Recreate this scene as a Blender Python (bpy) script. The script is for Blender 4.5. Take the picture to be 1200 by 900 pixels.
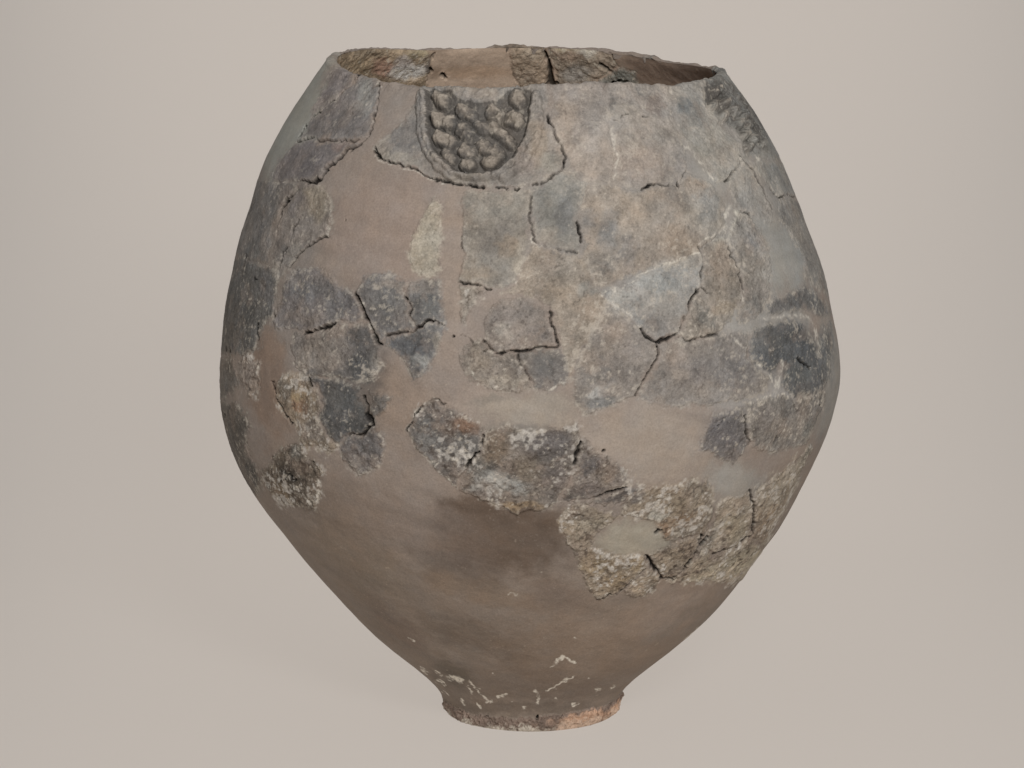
import bpy, math
import numpy as np

S = bpy.context.scene
for o in list(bpy.data.objects):
    bpy.data.objects.remove(o)

# ------------------------------------------------------------------ camera
PITCH = math.radians(10.972); FPX = 4342.0; CAM = np.array([-0.0257, -5.0, 1.43])
cd = bpy.data.cameras.new('camera'); cam = bpy.data.objects.new('camera', cd)
S.collection.objects.link(cam)
cam.location = CAM; cam.rotation_euler = (math.pi/2 - PITCH, 0, 0)
cd.sensor_width = 36; cd.lens = 36*FPX/1200; cd.clip_end = 100
S.camera = cam
S.render.resolution_x, S.render.resolution_y = 1024, 768

# ------------------------------------------------------------------ light
w = bpy.data.worlds.new('World'); S.world = w; w.use_nodes = True
w.node_tree.nodes['Background'].inputs[0].default_value = (1.0, 0.985, 0.97, 1)
w.node_tree.nodes['Background'].inputs[1].default_value = 0.38

def area(name, loc, target, sx, sy, power, col=(1, 1, 1)):
    l = bpy.data.lights.new(name, 'AREA'); l.shape = 'RECTANGLE'; l.size = sx; l.size_y = sy
    l.energy = power; l.color = col
    o = bpy.data.objects.new(name, l); S.collection.objects.link(o)
    o.location = loc
    d = np.array(target, float) - np.array(loc, float)
    from mathutils import Vector
    o.rotation_euler = Vector(d).to_track_quat('-Z', 'Y').to_euler()
    return o
area('key_softbox', (0.7, -4.0, 2.45), (0, 0, 0.5), 0.9, 0.9, 122, (1, 0.99, 0.98))
area('added_floor_fill', (0, 0.3, -0.36), (0, 0.3, 0), 2.1, 4.0, 10.2, (1, 0.868, 0.765))  # added lamp under the sheet, fills the jar's shadow on the floor
area('added_wall_fill', (0, 2.22, 0.75), (0, 0, 0.75), 2.1, 2.4, 6.4, (1, 0.868, 0.765))  # added lamp behind the sheet, brightens the wall through it

v = S.view_settings
v.view_transform = 'Standard'; v.look = 'None'; v.exposure = 0; v.gamma = 1
try: v.use_curve_mapping = False
except Exception: pass

# ------------------------------------------------------------------ helpers
def lin(c):
    c = np.asarray(c, float)/255.0
    return np.where(c <= 0.04045, c/12.92, ((c+0.055)/1.055)**2.4)

def _h(ix, iy, iz, seed):
    n = (ix.astype(np.uint32)*np.uint32(374761393) + iy.astype(np.uint32)*np.uint32(668265263)
         + iz.astype(np.uint32)*np.uint32(2147483647) + np.uint32((seed*1274126177) & 0xffffffff))
    n = (n ^ (n >> np.uint32(13)))*np.uint32(1274126177)
    n = (n ^ (n >> np.uint32(15)))*np.uint32(2246822519)
    return ((n ^ (n >> np.uint32(16))) & np.uint32(0xffff)).astype(np.float32)/32767.5 - 1.0

def noise(P, size, seed=0, stretch=(1, 1, 1)):
    q = (P/(size*np.asarray(stretch))).astype(np.float32) + 1000.37
    i = np.floor(q).astype(np.int64); f = q - i; u = f*f*f*(f*(f*6-15)+10)
    r = 0
    for dx in (0, 1):
        wx = u[..., 0] if dx else 1-u[..., 0]
        for dy in (0, 1):
            wy = u[..., 1] if dy else 1-u[..., 1]
            for dz in (0, 1):
                wz = u[..., 2] if dz else 1-u[..., 2]
                r = r + _h(i[..., 0]+dx, i[..., 1]+dy, i[..., 2]+dz, seed)*wx*wy*wz
    return r

def fbm(P, size, octaves, seed=0, gain=0.5, stretch=(1, 1, 1)):
    r = 0; a = 1.0; t = 0
    for k in range(octaves):
        r = r + a*noise(P, size/(2**k), seed+17*k, stretch); t += a; a *= gain
    return r/t*1.6

def sstep(x, a, b):
    t = np.clip((x-a)/(b-a), 0, 1); return t*t*(3-2*t)

def project(P):
    d = P - CAM
    c, s = math.cos(PITCH), math.sin(PITCH)
    z = d[..., 1]*c - d[..., 2]*s
    return 600 + FPX*d[..., 0]/z, 450 - FPX*(d[..., 1]*s + d[..., 2]*c)/z

def poly_sd(px, py, poly):
    """signed distance to a polygon, positive inside"""
    p = np.asarray(poly, float); n = len(p)
    dmin = np.full(px.shape, 1e9); ins = np.zeros(px.shape, bool)
    for k in range(n):
        a, b = p[k], p[(k+1) % n]; e = b-a
        t = np.clip(((px-a[0])*e[0] + (py-a[1])*e[1])/(e@e+1e-9), 0, 1)
        dx = px-a[0]-t*e[0]; dy = py-a[1]-t*e[1]
        dmin = np.minimum(dmin, dx*dx+dy*dy)
        if a[1] != b[1]:
            c = ((a[1] > py) != (b[1] > py)) & (px < (b[0]-a[0])*(py-a[1])/(b[1]-a[1]) + a[0])
            ins ^= c
    d = np.sqrt(dmin)
    return np.where(ins, d, -d)

def line_d(px, py, line):
    p = np.asarray(line, float); dmin = np.full(px.shape, 1e9)
    if len(p) == 1: p = np.vstack([p, p+0.3])
    for k in range(len(p)-1):
        a, b = p[k], p[k+1]; e = b-a
        t = np.clip(((px-a[0])*e[0] + (py-a[1])*e[1])/(e@e+1e-9), 0, 1)
        dmin = np.minimum(dmin, (px-a[0]-t*e[0])**2 + (py-a[1]-t*e[1])**2)
    return np.sqrt(dmin)

# ------------------------------------------------------------------ materials
def clay_material(name, bump, grain, fleck, spec=0.2):
    m = bpy.data.materials.new(name); m.use_nodes = True
    nt = m.node_tree; N = nt.nodes; L = nt.links; N.clear()
    out = N.new('ShaderNodeOutputMaterial'); b = N.new('ShaderNodeBsdfPrincipled')
    L.new(b.outputs[0], out.inputs[0])
    at = N.new('ShaderNodeAttribute'); at.attribute_name = 'clay_colour'
    ro = N.new('ShaderNodeAttribute'); ro.attribute_name = 'coarse'
    tc = N.new('ShaderNodeTexCoord')
    n1 = N.new('ShaderNodeTexNoise'); n1.inputs['Scale'].default_value = 420; n1.inputs['Detail'].default_value = 4
    n2 = N.new('ShaderNodeTexNoise'); n2.inputs['Scale'].default_value = 130; n2.inputs['Detail'].default_value = 6
    n2.inputs['Roughness'].default_value = 0.65
    for n in (n1, n2): L.new(tc.outputs['Object'], n.inputs['Vector'])
    mr = N.new('ShaderNodeMapRange'); mr.inputs[1].default_value = 0.3; mr.inputs[2].default_value = 0.7
    mr.inputs[3].default_value = 1-grain; mr.inputs[4].default_value = 1+grain
    L.new(n1.outputs[0], mr.inputs[0])
    mx = N.new('ShaderNodeMix'); mx.data_type = 'RGBA'; mx.blend_type = 'MULTIPLY'; mx.inputs[0].default_value = 1
    L.new(at.outputs['Color'], mx.inputs[6]); L.new(mr.outputs[0], mx.inputs[7])
    n3 = N.new('ShaderNodeTexNoise'); n3.inputs['Scale'].default_value = 240; n3.inputs['Detail'].default_value = 3
    n3.inputs['Roughness'].default_value = 0.7; L.new(tc.outputs['Object'], n3.inputs['Vector'])
    last = mx.outputs[2]
    for (f0, f1, c, amt) in ((0.60, 0.74, (0.50, 0.45, 0.39, 1), fleck), (0.40, 0.27, (0.055, 0.045, 0.038, 1), fleck)):
        r_ = N.new('ShaderNodeMapRange'); r_.inputs[1].default_value = f0; r_.inputs[2].default_value = f1
        L.new(n3.outputs[0], r_.inputs[0])
        k_ = N.new('ShaderNodeMath'); k_.operation = 'MULTIPLY'; L.new(r_.outputs[0], k_.inputs[0])
        g_ = N.new('ShaderNodeMath'); g_.operation = 'MULTIPLY_ADD'; g_.inputs[1].default_value = amt; g_.inputs[2].default_value = 0.25*amt
        L.new(ro.outputs['Fac'], g_.inputs[0]); L.new(g_.outputs[0], k_.inputs[1])
        x_ = N.new('ShaderNodeMix'); x_.data_type = 'RGBA'; L.new(k_.outputs[0], x_.inputs[0])
        L.new(last, x_.inputs[6]); x_.inputs[7].default_value = c; last = x_.outputs[2]
    L.new(last, b.inputs['Base Color'])
    b.inputs['Roughness'].default_value = 0.8; b.inputs['Specular IOR Level'].default_value = spec
    ad = N.new('ShaderNodeMath'); ad.operation = 'MULTIPLY_ADD'; ad.inputs[1].default_value = 0.5
    L.new(n1.outputs[0], ad.inputs[0]); L.new(n2.outputs[0], ad.inputs[2])
    st = N.new('ShaderNodeMath'); st.operation = 'MULTIPLY_ADD'; st.inputs[1].default_value = bump; st.inputs[2].default_value = 0.08
    L.new(ro.outputs['Fac'], st.inputs[0])
    bp = N.new('ShaderNodeBump'); bp.inputs['Distance'].default_value = 0.004
    L.new(ad.outputs[0], bp.inputs['Height']); L.new(st.outputs[0], bp.inputs['Strength'])
    L.new(bp.outputs[0], b.inputs['Normal'])
    return m
M_SHERD = clay_material('fired_clay', 0.7, 0.15, 0.5)
M_PLASTER = clay_material('restoration_plaster', 0.75, 0.10, 0.4)

def sheet_material():
    m = bpy.data.materials.new('translucent_backdrop_sheet'); m.use_nodes = True
    nt = m.node_tree; N = nt.nodes; L = nt.links; N.clear()
    out = N.new('ShaderNodeOutputMaterial')
    d = N.new('ShaderNodeBsdfDiffuse'); t = N.new('ShaderNodeBsdfTranslucent'); a = N.new('ShaderNodeAddShader')
    tc = N.new('ShaderNodeTexCoord'); n = N.new('ShaderNodeTexNoise'); n.inputs['Scale'].default_value = 1.3
    n.inputs['Detail'].default_value = 3
    L.new(tc.outputs['Object'], n.inputs['Vector'])
    r = N.new('ShaderNodeValToRGB')
    r.color_ramp.elements[0].color = (0.098, 0.092, 0.086, 1); r.color_ramp.elements[1].color = (0.104, 0.098, 0.091, 1)
    L.new(n.outputs[0], r.inputs[0]); L.new(r.outputs[0], d.inputs[0])
    t.inputs[0].default_value = (0.62, 0.60, 0.575, 1)
    L.new(d.outputs[0], a.inputs[0]); L.new(t.outputs[0], a.inputs[1]); L.new(a.outputs[0], out.inputs[0])
    return m

# ------------------------------------------------------------------ backdrop: one seamless sheet, floor curving up into the wall
def backdrop():
    pts = [(-1.3, 0.0), (-0.4, 0.0), (0.3, 0.0), (0.9, 0.0)]
    rr = 0.95
    for k in range(1, 25):
        a = math.pi/2*k/24
        pts.append((0.9+rr*math.sin(a), rr-rr*math.cos(a)))
    pts.append((0.9+rr, 2.1))
    xs = np.linspace(-2.4, 2.4, 25)
    V = [(x, y, z) for (y, z) in pts for x in xs]
    n = len(xs); F = [(i*n+j, i*n+j+1, (i+1)*n+j+1, (i+1)*n+j) for i in range(len(pts)-1) for j in range(n-1)]
    me = bpy.data.meshes.new('backdrop'); me.from_pydata(V, [], F)
    me.polygons.foreach_set('use_smooth', [True]*len(F))
    o = bpy.data.objects.new('backdrop', me); S.collection.objects.link(o)
    me.materials.append(sheet_material()); o['kind'] = 'structure'
    o['label'] = 'plain beige seamless studio backdrop under and behind the jar'
backdrop()

# ------------------------------------------------------------------ jar: base form
PZ = [0.0, 0.008, 0.016, 0.024, 0.032, 0.04, 0.055, 0.0767, 0.0983, 0.12, 0.1417, 0.1633, 0.185, 0.2067, 0.2283, 0.25, 0.2717, 0.2933, 0.315, 0.3367, 0.3583, 0.38, 0.4017, 0.4233, 0.445, 0.4667, 0.4883, 0.51, 0.5317, 0.5533, 0.575, 0.5967, 0.6183, 0.64, 0.6617, 0.6833, 0.705, 0.7267, 0.7483, 0.77, 0.7917, 0.8133, 0.835, 0.8567, 0.8783, 0.897]
PR = [0.1195, 0.1222, 0.1241, 0.1262, 0.1307, 0.1366, 0.1513, 0.176, 0.2017, 0.2255, 0.2465, 0.2654, 0.2826, 0.2991, 0.3154, 0.3313, 0.347, 0.3612, 0.3741, 0.3853, 0.3954, 0.4044, 0.4119, 0.4176, 0.4215, 0.4238, 0.4241, 0.4227, 0.4202, 0.4169, 0.413, 0.4084, 0.4032, 0.3975, 0.3906, 0.3825, 0.3746, 0.3672, 0.3595, 0.3504, 0.3396, 0.3275, 0.3144, 0.2999, 0.2843, 0.2702]
PC = [0.0011, 0.001, 0.0009, 0.0007, 0.0006, 0.0006, 0.0007, 0.0011, 0.0011, 0.0013, 0.0022, 0.0024, 0.0013, -0.0001, -0.0014, -0.002, -0.0019, -0.004, -0.0062, -0.0072, -0.0072, -0.0064, -0.0057, -0.0044, -0.0029, -0.0014, -0.0006, -0.0009, -0.0019, -0.0032, -0.0039, -0.0039, -0.0039, -0.0049, -0.0064, -0.0067, -0.0065, -0.007, -0.008, -0.0077, -0.007, -0.007, -0.0065, -0.0055, -0.0064, -0.006]
PZ, PR, PC = map(np.array, (PZ, PR, PC))
_bz = np.concatenate([[0], np.cumsum(np.hypot(np.diff(PZ), np.diff(PR)))])
BMAX = _bz[-1]
_t = np.linspace(0, BMAX, 1200)
def _smooth(v, n=25):
    k = np.hanning(n); k /= k.sum(); q = np.convolve(np.pad(v, n//2, mode='reflect', reflect_type='odd'), k, 'valid'); return q
DZ = _smooth(np.interp(_t, _bz, PZ), 15); DR = _smooth(np.interp(_t, _bz, PR), 15); DC = _smooth(np.interp(_t, _bz, PC), 41)
DZ[0] = 0
# uneven mouth: rise or dip of the rim round the jar (degrees from the front, millimetres)
RA = np.array([-180, -148, -122, -105, -90, -75, -60, -32, -16, -3, 4.5, 20, 31, 44, 60, 90, 110, 130, 147, 160, 180])
RV = np.array([-1, -1, 8, 9, 8, 4, -1, -5, -4, -4, 1, 1, -1, -7, -7, -7, -9, -11, -6, -2, -1])*1.18e-3
_ad = np.arange(-180, 181)
_rv = np.interp(_ad, RA, RV); _k = np.hanning(9); _k /= _k.sum()
_rv = np.convolve(np.pad(_rv[:-1], 4, mode='wrap'), _k, 'valid'); _rv = np.append(_rv, _rv[0])

def base(th, b, inset=0.0, dz=0.0):
    """point of the jar's form: th = angle from the front (+ to the right), b = length up the profile"""
    z = np.interp(b, _t, DZ); r = np.interp(b, _t, DR) - inset; c = np.interp(b, _t, DC)
    lift = np.interp(np.degrees((th+np.pi) % (2*np.pi)-np.pi), _ad, _rv)
    z = z + lift*sstep(z, 0.55, 0.9) + dz
    return np.stack([c + r*np.sin(th), -r*np.cos(th), z], -1)

# ------------------------------------------------------------------ the sherds, outlines in photograph pixels
GREY, DARK, SOOT = (136, 127, 120), (108, 101, 97), (84, 80, 78)
WARM, TAN, OCHRE = (150, 133, 120), (146, 127, 110), (152, 130, 104)
PALE, BUFF, COOL = (163, 153, 142), (158, 143, 128), (140, 135, 130)
# outline, colour, coarseness 0..1, how proud of the plaster in mm
SH = [
 ([(393,76),(421,87),(412,98),(385,122),(362,140),(372,116),(382,98)], (136,124,118), .4, 2),
 ([(422,88),(443,90),(447,98),(446,110),(441,135),(436,152),(428,165),(407,165),(377,166),(365,160),(349,165),(363,139),(385,122),(412,98)], (128,119,114), .4, 3),
 ([(350,166),(365,161),(377,167),(407,166),(427,167),(410,178),(398,186),(385,198),(373,215),(352,213),(330,213),(316,212),(322,198),(336,176)], (116,107,104), .35, 3),
 ([(352,215),(373,216),(385,225),(391,240),(393,252),(386,277),(365,285),(353,297),(337,316),(325,310),(318,295),(325,265),(340,238)], (132,121,113), .5, 2.5),
 ([(280,200),(316,213),(350,216),(338,238),(323,265),(316,295),(318,310),(300,307),(280,300),(240,300)], (118,110,104), .5, 2),
 ([(240,302),(280,301),(300,308),(318,311),(330,318),(324,345),(318,370),(304,390),(300,408),(287,418),(240,415)], (104,99,94), .6, 2.5),
 ([(240,417),(275,420),(277,432),(282,448),(272,462),(262,470),(240,472)], (110,101,93), .7, 2),
 ([(277,424),(290,413),(304,424),(305,455),(298,468),(288,462),(282,445)], (140,124,112), .9, 2.5),
 ([(240,474),(262,470),(276,470),(286,480),(292,500),(288,525),(300,545),(306,560),(300,590),(240,600)], (98,89,80), .7, 3),
 ([(334,522),(352,521),(360,535),(377,550),(376,582),(370,597),(352,595),(332,592),(312,572),(305,552),(315,542)], (112,98,84), 1, 3.5),
 ([(345,317),(372,313),(390,321),(397,335),(416,345),(424,362),(428,373),(410,378),(395,376),(378,385),(360,391),(345,386),(325,385),(320,376),(325,355),(333,335)], (118,110,107), .6, 3),
 ([(345,388),(361,392),(378,387),(395,378),(410,380),(430,375),(436,390),(446,403),(446,425),(440,442),(428,450),(410,446),(380,440),(360,440),(347,433),(338,405)], (128,117,109), .7, 3),
 ([(322,447),(330,441),(342,437),(360,442),(372,458),(375,475),(372,490),(385,512),(396,526),(385,530),(370,524),(355,522),(345,505),(335,490),(325,468)], (138,121,103), .9, 3),
 ([(363,442),(380,442),(410,448),(418,454),(430,470),(433,487),(435,495),(425,508),(405,510),(396,522),(386,511),(374,490),(377,474),(374,458)], SOOT, .6, 3.5),
 ([(430,455),(442,460),(461,466),(453,484),(438,493),(434,484)], (108,101,96), .7, 2),
 ([(398,524),(406,512),(425,510),(437,497),(446,508),(452,522),(449,540),(435,552),(422,556),(410,549),(400,535)], (106,98,94), .8, 3),
 ([(418,345),(427,325),(452,321),(479,327),(473,346),(481,366),(488,383),(470,389),(452,392),(446,401),(433,378),(426,361)], (116,110,107), .6, 3),
 ([(481,327),(515,329),(518,350),(519,378),(502,376),(489,383),(483,366),(475,347)], (112,107,104), .7, 3),
 ([(447,403),(453,394),(480,389),(502,378),(519,381),(521,395),(517,408),(505,425),(490,443),(484,447),(475,430),(465,416),(455,407)], (106,102,100), .6, 3),
 ([(510,228),(518,240),(518,320),(502,326),(485,315),(478,295),(485,272),(497,250)], (164,151,134), .5, 2.5),
 # the sherd that carries the front ornament
 ([(502,90),(560,90),(610,90),(642,88),(645,125),(643,140),(650,160),(664,182),(660,195),(648,205),(635,214),(620,218),(607,222),(580,219),(552,219),(522,216),(480,198),(450,187),(440,175),(460,157),(480,130)], (138,129,121), .4, 3),
 ([(540,223),(560,221),(607,224),(620,222),(622,245),(622,285),(606,320),(600,332),(575,338),(538,330),(542,290),(541,240)], (143,133,122), .4, 2.5),
 ([(538,335),(570,340),(556,355),(546,382),(540,377)], (146,134,122), .9, 2),
 ([(622,222),(637,215),(660,197),(668,200),(690,216),(681,240),(678,262),(681,283),(677,295),(655,292),(640,287),(626,281),(624,250)], (136,130,122), .35, 2.5),
 ([(645,86),(700,86),(711,86),(708,117),(715,155),(722,182),(720,214),(690,215),(668,198),(664,182),(652,160),(645,143)], (148,136,127), .4, 2.5),
 ([(712,86),(780,86),(787,125),(790,150),(800,170),(806,196),(793,215),(767,217),(752,222),(722,215),(723,182),(716,152),(709,117)], (149,138,129), .4, 2.5),
 ([(782,86),(820,86),(825,115),(835,140),(857,155),(868,172),(868,185),(860,200),(852,213),(835,214),(826,193),(802,170),(792,150),(788,125)], (150,143,135), .4, 2.5),
 # the sherd that carries the side ornament
 ([(821,80),(853,70),(875,80),(900,117),(925,172),(912,188),(888,185),(870,182),(866,168),(856,152),(834,138),(824,115)], (134,130,124), .5, 3),
 ([(889,187),(912,190),(940,195),(960,229),(935,229),(912,229),(904,220),(885,198)], (138,133,127), .4, 2),
 ([(852,214),(862,199),(872,186),(884,200),(904,240),(908,260),(895,263),(880,252),(866,246),(858,232)], (147,138,130), .4, 2.5),
 ([(913,233),(960,232),(990,280),(990,345),(972,350),(955,336),(945,325),(938,300),(925,275),(912,256)], (132,125,118), .5, 2),
 ([(691,218),(722,217),(752,224),(767,219),(793,218),(806,202),(833,215),(852,240),(850,270),(825,289),(790,310),(760,318),(730,330),(702,337),(686,300),(683,283),(680,262),(683,240)], (150,136,123), .5, 2.5),
 ([(626,284),(640,290),(655,295),(677,298),(684,303),(700,338),(702,346),(712,354),(700,373),(688,395),(674,420),(668,440),(664,420),(656,403),(647,370),(627,350),(606,343),(582,343),(603,333),(608,322)], (152,137,122), .6, 2.5),
 ([(585,348),(610,346),(640,363),(648,380),(655,403),(625,408),(605,412),(580,413),(568,400),(566,380),(572,362)], (134,122,113), .7, 3),
 ([(547,404),(567,401),(580,416),(604,415),(609,428),(621,447),(624,456),(600,459),(575,457),(550,447),(538,430),(538,415)], (140,128,117), .8, 3),
 ([(606,414),(655,407),(661,415),(667,428),(666,447),(642,458),(626,456),(623,446),(611,427)], (112,104,98), .6, 3),
 ([(689,397),(702,374),(714,356),(735,372),(750,387),(768,401),(771,415),(763,432),(752,448),(744,464),(710,478),(684,486),(675,470),(672,455),(670,440),(676,420)], (136,125,116), .6, 2.5),
 ([(716,353),(704,344),(730,333),(760,320),(790,312),(820,291),(823,308),(820,335),(811,353),(802,372),(791,391),(770,399),(751,385),(737,370)], (142,136,130), .5, 3),
 ([(823,289),(850,272),(856,288),(861,307),(866,320),(872,338),(868,350),(862,362),(855,375),(840,390),(815,396),(795,393),(803,372),(812,354),(821,336),(824,308)], (140,129,118), .7, 2.5),
 ([(853,272),(861,247),(882,255),(893,268),(902,300),(902,325),(905,345),(897,360),(885,376),(866,379),(863,364),(873,340),(867,320),(857,290)], (138,129,121), .6, 2.5),
 ([(906,350),(930,342),(945,336),(958,346),(968,354),(972,360),(973,369),(962,371),(945,363),(925,366),(905,369),(898,364)], (104,100,97), .6, 2.5),
 ([(880,388),(900,377),(942,377),(950,393),(961,418),(964,400),(966,380),(972,376),(975,400),(975,425),(970,450),(962,457),(945,461),(930,464),(917,452),(922,427),(913,423),(903,438),(888,427),(876,420),(877,405)], (98,96,95), .6, 3),
 ([(771,402),(792,396),(815,399),(842,394),(860,386),(875,392),(875,420),(886,430),(900,445),(896,458),(880,467),(850,470),(830,477),(812,475),(782,477),(760,474),(746,467),(755,448),(766,432),(774,416)], (134,125,118), .5, 2.5),
 ([(835,487),(850,482),(872,480),(875,500),(879,520),(872,532),(860,545),(840,536),(822,525),(825,505)], (118,110,106), .7, 3),
 ([(876,474),(905,467),(916,461),(930,468),(950,463),(967,458),(964,475),(958,492),(950,508),(945,520),(925,525),(900,530),(881,524),(880,510),(877,492)], (132,123,115), .7, 2.5),
 ([(885,574),(905,556),(925,546),(948,520),(952,526),(936,562),(918,598),(905,622),(895,640),(883,629),(885,610),(882,590)], (166,148,128), .9, 3),
 ([(840,590),(850,585),(864,580),(880,576),(880,590),(882,610),(879,627),(862,639),(838,650),(830,645),(824,640),(829,620),(835,605)], (170,151,130), .9, 3),
 ([(838,653),(862,642),(881,630),(893,645),(930,650),(900,700),(868,681),(850,682),(820,683),(790,683),(778,682),(795,669),(810,657),(817,644),(826,643)], (172,152,129), 1, 3.5),
 ([(653,612),(660,600),(672,590),(700,592),(726,604),(708,617),(696,630),(694,642),(720,650),(752,648),(755,651),(755,666),(740,680),(727,692),(712,698),(699,701),(690,690),(680,667),(667,637)], (160,139,116), 1, 3.5),
 ([(757,650),(775,640),(800,630),(824,628),(818,643),(808,661),(790,676),(778,679),(771,667),(764,655)], (164,142,118), 1, 3.5),
 ([(757,668),(768,670),(775,680),(771,690),(749,699),(730,694),(742,682)], (164,142,118), 1, 3.5),
 ([(728,592),(742,580),(762,570),(800,566),(830,560),(836,580),(834,600),(826,626),(800,628),(778,637),(774,624),(764,612),(745,605),(727,603)], (154,134,113), .9, 3),
 ([(477,505),(485,485),(505,466),(513,466),(520,475),(542,485),(560,495),(567,505),(562,527),(552,540),(540,556),(534,574),(510,552),(487,524)], (110,101,95), .9, 4),
 ([(569,506),(597,497),(620,509),(642,500),(675,497),(681,508),(680,518),(677,530),(673,546),(668,560),(660,575),(652,589),(635,596),(605,602),(572,590),(545,579),(536,574),(541,557),(554,541),(564,527)], (116,104,94), .9, 3.5),
 ([(682,510),(695,522),(712,536),(733,550),(738,565),(732,570),(718,577),(692,582),(670,588),(656,590),(662,575),(670,560),(675,546),(679,530)], (124,112,103), .9, 3),
 ([(657,593),(692,584),(718,579),(733,572),(758,571),(740,580),(725,591),(700,590),(672,588)], (122,108,96), .9, 3),
]
SH_FRONT_ORNAMENT, SH_SIDE_ORNAMENT = 20, 27
FOOT = [(490,806),(517,820),(535,829),(555,836),(592,842),(630,840),(667,835),(705,827),(727,815),(760,800),(760,900),(490,900)]

# dark open breaks between sherds: points, width in pixels
CR = [
 ([(424,89),(412,98),(385,122),(362,140),(350,160)],2.0), ([(446,98),(441,135),(436,152)],1.6), ([(436,152),(428,166)],4.0),
 ([(350,166),(365,160),(377,166),(407,165),(427,166)],1.5), ([(428,167),(410,178),(398,187),(385,199)],1.8), ([(385,199),(376,212),(370,215)],4.2), ([(370,215),(352,213)],2.2),
 ([(350,222),(340,236),(328,258)],1.8), ([(341,235),(338,239)],3), ([(440,174),(450,187),(480,197),(522,214)],1.8), ([(439,177),(446,185)],2.2),
 ([(522,213),(540,217),(560,218)],3.8), ([(560,218),(580,218),(607,223)],2.8), ([(620,218),(637,214),(650,204),(660,195),(664,183),(652,160),(645,143)],1.6),([(660,195),(661,192)],3.6),([(642,137),(643,143)],3.8),
 ([(338,315),(352,298),(365,286),(386,277)],1.7), ([(417,345),(426,362),(431,375)],3.8), ([(431,375),(438,390),(447,403)],2.6),
 ([(357,392),(368,388),(380,385),(392,378)],2.4), ([(452,393),(470,390),(484,387)],1.8), ([(484,387),(495,380),(503,376)],3.4), ([(503,376),(519,379)],2.2),
 ([(474,347),(478,355),(482,366)],2.4), ([(362,444),(366,452)],2.6), ([(324,465),(334,488),(345,506)],2.2), ([(320,448),(323,462)],1.6),
 ([(415,452),(423,461),(430,472),(432,486)],2.0), ([(430,484),(437,495),(425,508)],4.0), ([(425,508),(408,511)],2.0),
 ([(485,488),(494,476),(505,467)],2.2), ([(477,505),(484,488)],1.8), ([(505,467),(512,465),(521,474)],1.6), ([(567,510),(563,524)],2.2), ([(563,524),(552,540),(541,556)],3.4), ([(563,522),(560,530)],4.8),
 ([(681,517),(678,530)],2.6), ([(677,530),(673,546)],4.0), ([(692,582),(718,577),(734,571)],2.6), ([(711,579),(726,574)],3.2),
 ([(622,230),(623,262),(626,282),(640,288),(655,293),(677,296)],1.5), ([(677,262),(680,272),(681,283)],2.2), ([(678,264),(679,270)],3.6),
 ([(752,222),(767,217),(780,219),(793,216),(803,200)],1.7), ([(758,219),(767,217)],2.8), ([(792,214),(793,219)],4.4),
 ([(568,402),(580,414),(605,413),(628,409),(655,406)],2.2), ([(600,413),(612,412)],4.0), ([(644,365),(650,385),(655,405)],2.0), ([(607,415),(610,428),(622,447)],1.6), ([(572,408),(568,412)],1.5),
 ([(750,386),(757,395),(769,400),(782,397),(791,392)],3.4), ([(769,400),(771,415)],3.6), ([(771,415),(764,431)],2.8), ([(764,431),(752,448),(745,463)],1.7), ([(791,392),(802,372),(811,353)],2.0),
 ([(811,353),(820,337)],2.6), ([(820,337),(823,308)],2.0), ([(823,306),(819,289)],2.6), ([(820,337),(829,343)],2.2), ([(795,396),(815,397),(842,392)],1.8),
 ([(856,290),(861,306),(866,320),(871,338)],2.4), ([(868,326),(871,338)],3.4), ([(852,213),(862,198),(870,186)],1.6), ([(868,182),(884,198),(906,244)],1.8), ([(904,221),(912,230),(940,229)],2.0), ([(868,248),(880,253)],2.0),
 ([(874,488),(876,502),(879,520)],2.6), ([(874,495),(877,504)],3.2), ([(844,500),(851,485)],1.4), ([(936,420),(950,432)],2.2), ([(962,440),(962,470),(958,482)],2), ([(928,470),(932,482)],1.8),([(908,520),(914,508)],1.6),
 ([(880,575),(883,595)],1.8), ([(883,598),(884,614),(881,628)],3.6), ([(881,628),(863,639),(837,651)],2.2), ([(824,627),(816,645),(808,661),(790,676)],2.4), ([(810,656),(800,668)],3.6),
 ([(755,649),(764,658),(776,678)],2.6), ([(760,655),(771,668)],4.0), ([(755,667),(740,680),(727,692)],2.8), ([(727,692),(712,698),(700,701)],2.6), ([(776,680),(788,678)],2.2),
 ([(775,620),(769,622)],3), ([(828,628),(823,640)],3), ([(540,250),(541,290)],1.3), ([(538,331),(560,335),(576,338)],2.0), ([(541,392),(555,404)],1.3),
 ([(405,258)],3.2), ([(531,394)],3.6), ([(708,528)],4.0), ([(268,408),(270,412)],3.5), ([(301,380),(303,400)],2.0), ([(318,355),(321,372)],1.6), ([(300,325),(303,340)],1.5),([(263,485),(265,490)],3.2),
 ([(340,555),(348,560)],3.6), ([(366,543)],3.4), ([(630,840)],3.2), ([(533,843),(540,847)],2.2), ([(717,140),(735,135)],1.6), ([(752,140),(757,138)],2),
 ([(352,258),(328,312)],1.0),([(290,300),(283,330)],1.4),([(288,260),(300,235)],1.2),
]
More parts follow.
